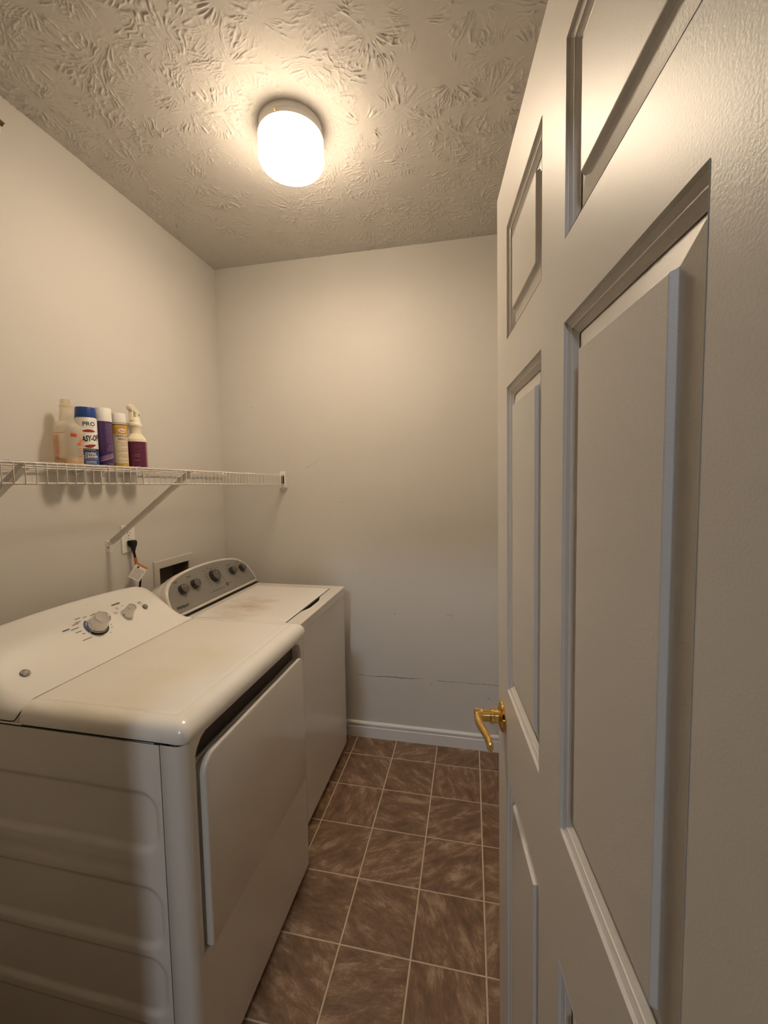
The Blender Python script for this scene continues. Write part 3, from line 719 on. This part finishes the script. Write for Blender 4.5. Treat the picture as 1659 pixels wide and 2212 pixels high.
mb = MB(); strip(mb, r, ca+D2R(12), ca+D2R(38), .106, .116); mb.build('print', m_red, b1)
mb = MB(); strip(mb, r, ca+D2R(14), ca+D2R(36), .119, .120); mb.build('print', m_red, b1)
mb = MB(); blob(mb, r, ca+D2R(50), .088, .011, lambda t: (-.010, -.008+.020*(t+1)/2)); mb.build('print', m_redo, b1)
# 2 blue-capped oven cleaner can
m_canw = mat('white can', (0.80, 0.79, 0.76), 0.3); m_blue = mat('blue cap', (0.012, 0.055, 0.26), 0.35); m_lips = mat('dark red', (0.30, 0.035, 0.022), 0.4); m_navy = mat('blue label', (0.015, 0.055, 0.24), 0.35)
y = -.909; b2 = thing('aerosol_can', 'white oven cleaner aerosol can with blue cap and dark red lips', 'can', (.052, y, shelf_z(y)))
R2 = .0325
body = MB().lathe([(.0305, 0), (.0325, .003), (R2, .006), (R2, .176), (.0305, .1815), (.029, .183)], 40).build('can_body', m_canw, b2, smooth=40)
MB().lathe([(.0318, .1835), (.0322, .186), (.0305, .216), (.0295, .218), (.028, .2175)], 40).build('cap', m_blue, b2, smooth=40)
mb = MB(); strip(mb, R2, 0, 2*math.pi, .005, .064, 40); mb.build('blue_band', m_navy, b2, smooth=60)
mb = MB(); strip(mb, R2, 0, 2*math.pi, .064, .073, 40); mb.build('black_band', m_ink, b2, smooth=60)
la = D2R(-30); mb = MB()
vs, fs = text_geo('PRO', .0205, .0004); wrap(mb, vs, fs, R2, la+.03, .158); strip(mb, R2, la-.45, la+.5, .1455, .1462); mb.build('lettering', m_ink, b2)['kind'] = 'stuff'
mb = MB(); vs, fs = text_geo('EASY-OFF', .0155, .0006, .1, 1.0); vs = [(x, yy*1.75+x*.12, z) for x, yy, z in vs]; wrap(mb, vs, fs, R2, la+.10, .108); mb.build('lettering', m_ink, b2)['kind'] = 'stuff'
mb = MB(); blob(mb, R2, la, .134, .021, lambda t: (-.0045*(1-t*t)**.5, .0060*(1-t*t))); mb.build('lips', m_lips, b2)
mb = MB(); blob(mb, R2, la+.06, .083, .019, lambda t: (-.0080*(1-t*t), .0042*(1-t*t)**.7), tilt=.003); mb.build('lips', m_lips, b2)
mb = MB(); vs, fs = text_geo('OVEN', .0125, .0003); wrap(mb, vs, fs, R2, la+.05, .0545, .0007)
vs, fs = text_geo('CLEANER', .0112, .0003, 0, 1.0); wrap(mb, vs, fs, R2, la+.05, .0445, .0007); mb.build('lettering', m_inkwhite, b2)['kind'] = 'stuff'
mb = MB()
for k, (z, wd_) in enumerate(((.036, .7), (.0285, .5), (.025, .45), (.0215, .5), (.0160, .7), (.0085, .2))): strip(mb, R2, la-wd_, la+.1+wd_, z, z+.0011, h=.0006)
for k in range(9): strip(mb, R2, la-.5+k*.12, la-.45+k*.12, .0672, .0695, 2, .0006)
mb.build('small_print', m_inkwhite, b2)['kind'] = 'stuff'
# 3 purple can with white cap
m_purple = mat('purple can', (0.055, 0.022, 0.105), 0.3); m_lilac = mat('lilac print', (0.22, 0.13, 0.26), 0.4); m_lav = mat('pale lilac print', (0.42, 0.33, 0.44), 0.4)
y = -.836; b3 = thing('aerosol_can', 'purple aerosol can with white cap between two printed cans', 'can', (.050, y, shelf_z(y)))
R3 = .0290
MB().lathe([(.027, 0), (.029, .003), (R3, .006), (R3, .176), (.0275, .1795), (.026, .181)], 36).build('can_body', m_purple, b3, smooth=40)
MB().lathe([(.0292, .1795), (.0290, .182), (.0278, .226), (.0265, .2285), (.025, .228)], 36).build('cap', m_plastic, b3, smooth=40)
la = D2R(-10); mb = MB()
for k in range(11):
    z = .100+k*.0068; strip(mb, R3, la-.28-.05*((k*7) % 3), la+.45, z, z+.0022)
mb.build('print', m_lilac, b3)['kind'] = 'stuff'
mb = MB()
for k in range(5):
    z = .072+k*.005; strip(mb, R3, la-.35+.06*k, la+.5, z, z+.0009)
blob(mb, R3, la-.25, .040, .026, lambda t: (-.0005, .0035), tilt=.009)
for k in range(3):
    z = .008+k*.007; strip(mb, R3, la-.5+.1*k, la+.4, z, z+.0014)
mb.build('print', m_lav, b3)['kind'] = 'stuff'
mb = MB(); blob(mb, R3, la-.25, .051, .026, lambda t: (-.006, .006), tilt=.009); mb.build('print', m_lilac, b3)
# 4 yellow and cream disinfectant can
m_cream = mat('cream can', (0.72, 0.62, 0.44), 0.35); m_yel = mat('yellow label', (0.62, 0.38, 0.05), 0.35)
y = -.765; b4 = thing('aerosol_can', 'cream and yellow disinfectant spray can with red oval logo', 'can', (.050, y, shelf_z(y)))
R4 = .0275
MB().lathe([(.0255, 0), (.0275, .003), (R4, .006), (R4, .178), (.0262, .1815), (.025, .183)], 36).build('can_body', m_cream, b4, smooth=40)
MB().lathe([(.0262, .184), (.0265, .186), (.0250, .219), (.024, .221), (.023, .2205)], 36).build('cap', m_plastic, b4, smooth=40)
mb = MB(); strip(mb, R4, 0, 2*math.pi, .140, .1755, 36); mb.build('yellow_band', m_yel, b4, smooth=60)
mb = MB(); strip(mb, R4, 0, 2*math.pi, .006, .030, 36); mb.build('yellow_band', m_yel, b4, smooth=60)
mb = MB(); strip(mb, R4, 0, 2*math.pi, .1755, .1788, 36); mb.build('dark_rim', m_ink, b4, smooth=60)
la = D2R(-22)
mb = MB(); blob(mb, R4, la, .154, .0175, lambda t: (-.0105*(1-t*t)**.5, .0105*(1-t*t)**.5), h=.0006); mb.build('oval_border', m_red, b4)
mb = MB(); blob(mb, R4, la, .154, .0155, lambda t: (-.0085*(1-t*t)**.5, .0085*(1-t*t)**.5), h=.0008); mb.build('oval', m_inkwhite, b4)
mb = MB(); vs, fs = text_geo('claire', .0115, .0003); wrap(mb, vs, fs, R4, la, .1535, .0010); mb.build('lettering', m_red, b4)['kind'] = 'stuff'
mb = MB()
vs, fs = text_geo('DISINFECTANT', .0072, .00022, 0, 1.0); vs = [(x, yy*1.35, z) for x, yy, z in vs]; wrap(mb, vs, fs, R4, la-.05, .1325)
vs, fs = text_geo('SPRAY Q', .0085, .00028, 0, 1.0); vs = [(x, yy*1.35, z) for x, yy, z in vs]; wrap(mb, vs, fs, R4, la, .1205)
for k in range(13):
    z = .108-k*.0058
    if k % 4 == 3: continue
    strip(mb, R4, la-.75+.25*((k*5) % 3), la+.75, z, z+.0012)
for k in range(4): strip(mb, R4, la-.7, la-.1+.12*(k % 2), .010+k*.0045, .0116+k*.0045)
mb.build('lettering', m_inkgrey, b4)['kind'] = 'stuff'
# 5 maroon trigger bottle
m_maroon = mat('maroon label', (0.105, 0.014, 0.050), 0.4); m_ivory = mat('ivory plastic', (0.80, 0.74, 0.58), 0.4); m_pink = mat('pink label edge', (0.62, 0.36, 0.36), 0.5)
y = -.688; b5 = thing('trigger_spray_bottle', 'ivory trigger spray bottle with maroon label at the row end', 'bottle', (.056, y, shelf_z(y)))
R5 = .0375
MB().lathe([(.033, 0), (.0365, .003), (R5, .007), (R5, .127), (.0368, .1305), (.0345, .1335), (.0245, .1485), (.0218, .151), (.0212, .153), (.0210, .175), (.0222, .178), (.0252, .183), (.0250, .188), (.0208, .197), (.0190, .199)], 40).build('bottle_body', m_ivory, b5, smooth=40)
mb = MB(); strip(mb, R5, 0, 2*math.pi, .006, .119, 40); mb.build('label', m_maroon, b5, smooth=60)
mb = MB(); strip(mb, R5, D2R(14), D2R(22), .008, .117, 4, .0006); mb.build('label_edge', m_pink, b5)
mb = MB(); la = D2R(-38)
for z, a_, b_ in ((.100, -.35, .3), (.104, -.35, .3), (.096, -.35, .3), (.078, -.4, .35), (.082, -.4, .35)): strip(mb, R5, la+a_, la+b_, z, z+.0012, h=.0005)
mb.build('print', mat('dull maroon print', (0.19, 0.055, 0.10), 0.5), b5)['kind'] = 'stuff'
mb = MB()
for z, a_, b_ in ((.067, -.4, .15), (.060, -.4, .15), (.044, -.4, .15), (.018, -.35, .1)): strip(mb, R5, la+a_, la+b_, z, z+.0012, h=.0005)
mb.build('print', m_lav, b5)['kind'] = 'stuff'
MB().lathe([(.0195, .197), (.0195, .204), (.0185, .206), (.0185, .211), (.0165, .214), (.0140, .219)], 28).build('collar', m_ivory, b5, smooth=40)
ha = D2R(-74); hd = Vector((math.cos(ha), math.sin(ha), 0)); hw_ = Vector((-hd.y, hd.x, 0))
def side(poly, hwid, name):
    f = lambda s_: (lambda p: Vector((0, 0, .215)) + hd*p[0]*.9 + Vector((0, 0, p[1])) + hw_*s_*hwid)
    return MB().prism(poly, f(-1), f(1)).build(name, m_ivory, b5, bevel=.0015)
side([(-.013, -.001), (.012, -.001), (.012, .020), (.020, .024), (.044, .027), (.044, .046), (.030, .050), (.010, .044), (-.026, .028), (-.034, .018), (-.032, .014), (-.013, .020)], .0095, 'spray_head')
side([(.024, .030), (.034, .030), (.040, .008), (.042, -.012), (.036, -.016), (.031, .006)], .0075, 'trigger')
MB().lathe([(.0085, 0), (.0085, .008), (.004, .009)], 16, (hw_, Vector((0, 0, 1)), hd), tuple(Vector((0, 0, .2515)) + hd*.0385)).build('nozzle', m_ivory, b5, smooth=40)

# ------------------------------------------------------------------ outlet, plug and cord, outlet box
AXX = (Vector((0, 1, 0)), Vector((0, 0, 1)), Vector((1, 0, 0)))
ou = thing('wall_outlet', 'white duplex outlet plate on the left wall below the shelf', 'outlet', (0, -.7015, 1.2))
pl = rrect(-.035, .035, -.0572, .0572, .004, 4)
MB().loft([[(.0002, a_, c) for a_, c in pl], [(.004, a_, c) for a_, c in pl], [(.0060, a_*.93, c*.96) for a_, c in pl]]).build('cover_plate', m_plastic, ou)
for zc in (.0195, -.0195):
    rc = rrect(-.0165, .0165, zc-.0142, zc+.0142, .0095, 5)
    rec = MB().loft([[(.0055, a_, c) for a_, c in rc], [(.0078, a_, c) for a_, c in rc]]).build('receptacle', m_plastic, ou)
    if zc > 0:
        MB().box((.0077, -.0072, zc+.0005), (.0080, -.0052, zc+.0085)).box((.0077, .0052, zc+.0015), (.0080, .0070, zc+.0085)).build('slots', m_slot, rec)
        MB().lathe([(.0026, 0), (.0026, .0003)], 12, AXX, (.0077, 0, zc-.0072)).build('ground_hole', m_slot, rec)
MB().lathe([(.003, 0), (.002, .001)], 12, AXX, (.006, 0, 0)).build('screw', m_screw, ou)

cord = thing('power_cord', 'black plug and cord with an orange and white tag in the outlet', 'cord', (.0085, -.700, 1.178))
def ell(x, y, z, ry, rz, n=16, tilt=0): return [(x, y+ry*math.cos(2*math.pi*k/n), z+rz*math.sin(2*math.pi*k/n)) for k in range(n)]
rings = []
for zz, hy, x1_ in ((.0150, .0120, .0200), (.0135, .0150, .0225), (.0050, .0160, .0250), (-.0060, .0135, .0250), (-.0160, .0095, .0235), (-.0250, .0072, .0225), (-.0300, .0060, .0220)):
    x0_ = 0.0 if zz > -.012 else .0100
    rings.append([(x_, y_, zz) for x_, y_ in rrect(x0_, x1_, -hy, hy, min(.005, hy*.6, (x1_-x0_)*.45), 4)])
MB().loft(rings).build('plug', m_black, cord, smooth=50)
cp = [(.016, 0, -.018), (.016, .000, -.024), (.0165, .001, -.032), (.017, .003, -.045), (.018, .006, -.062), (.020, .008, -.085), (.030, .016, -.12), (.028, .012, -.17), (.022, 0, -.24), (.021, -.02, -.34), (.021, -.04, -.46), (.024, -.06, -.58)]
MB().tube(cp, .0045, 10, radii=[.0060, .0060, .0052] + [.0045]*9).build('cord', m_black, cord, smooth=60)
MB().tube([(.0178, .0055, -.058), (.0190, .0070, -.072), (.0200, .0080, -.086)], .0062, 10).build('tag_band', m_orange, cord, smooth=60)
tc_ = Vector((.036, -.004, -.118)); tn = Vector((.80, -.50, .30)).normalized(); te = Vector((0, 0, 1)).cross(tn).normalized(); tu = tn.cross(te)
ra = D2R(-38); e1 = te*math.cos(ra)+tu*math.sin(ra); e2 = -te*math.sin(ra)+tu*math.cos(ra)
def TP(a_, c, h): return tc_+e1*a_*1.22+e2*c*1.15+tn*h
tp = rrect(-.019, .019, -.029, .029, .002, 3)
tagp = MB().loft([[TP(a_, c, 0) for a_, c in tp], [TP(a_, c, .0006) for a_, c in tp]]).build('tag', m_paper, cord)
def trect(name, a0, a1, c0, c1, mt): MB().add([TP(a0, c0, .0009), TP(a1, c0, .0009), TP(a1, c1, .0009), TP(a0, c1, .0009)], [(0, 1, 2, 3)]).build(name, mt, tagp)
trect('tag_stripe', -.019, .019, .022, .029, m_orange)
mb = MB()
for k in range(9):
    c = .010-k*.0042; a1 = .016-.004*((k*3) % 4 == 1)
    mb.add([TP(-.016, c, .0009), TP(a1, c, .0009), TP(a1, c+.0013, .0009), TP(-.016, c+.0013, .0009)], [(0, 1, 2, 3)])
mb.build('tag_print', m_inkgrey, tagp)['kind'] = 'stuff'
MB().lathe([(.0045, 0), (.0045, .0003)], 16, (e1, e2, tn), TP(-.009, .0165, .0008)).build('tag_emblem', m_ink, tagp)

bx_ = thing('washer_outlet_box', 'white recessed laundry outlet box in the left wall behind the washer', 'outlet box', (0, -.436, .80))
fr = MB()
OY0, OY1, OZ0, OZ1 = -.571-(-.436), -.303-(-.436), .0, .275
IY0, IY1, IZ0, IZ1 = BY0+.436, BY1+.436, BZ0-.80, BZ1-.80
def ringr(y0, y1, z0, z1, x): return [(x, y0, z0), (x, y1, z0), (x, y1, z1), (x, y0, z1)]
fr.loft([ringr(OY0, OY1, OZ0, OZ1, .0003), ringr(OY0, OY1, OZ0, OZ1, .005), ringr(OY0+.004, OY1-.004, OZ0+.004, OZ1-.004, .009), ringr(IY0-.003, IY1+.003, IZ0-.003, IZ1+.003, .009), ringr(IY0, IY1, IZ0, IZ1, .006), ringr(IY0+.0005, IY1-.0005, IZ0+.0005, IZ1-.0005, -.001)], False, False)
fr.build('frame', mat('cream painted frame', (0.60, 0.57, 0.52), 0.5), bx_)
MB().loft([ringr(IY0+.0008, IY1-.0008, IZ0+.0008, IZ1-.0008, .003), ringr(IY0+.003, IY1-.003, IZ0+.003, IZ1-.003, -.085)], False, True).build('recess', mat('shaded box interior', (0.16, 0.13, 0.10), 0.6), bx_)  # white plastic box; the shade of the recess is put into its colour

# small fitting high on the left wall, at the very edge of the picture
fx = thing('wall_bracket', 'small dark brown fitting high on the left wall below the ceiling', 'bracket', (0, -1.134, 2.489))
MB().box((.0005, -.03, -.006), (.006, .045, .030)).build('mount_plate', m_plastic, fx, bevel=.002)
MB().loft([[(.006, -.03, .0), (.006, .050, .016), (.006, .054, .024), (.006, -.03, .034)], [(.020, -.03, .004), (.020, .044, .018), (.020, .048, .022), (.020, -.03, .030)]]).build('arm', m_fix, fx)
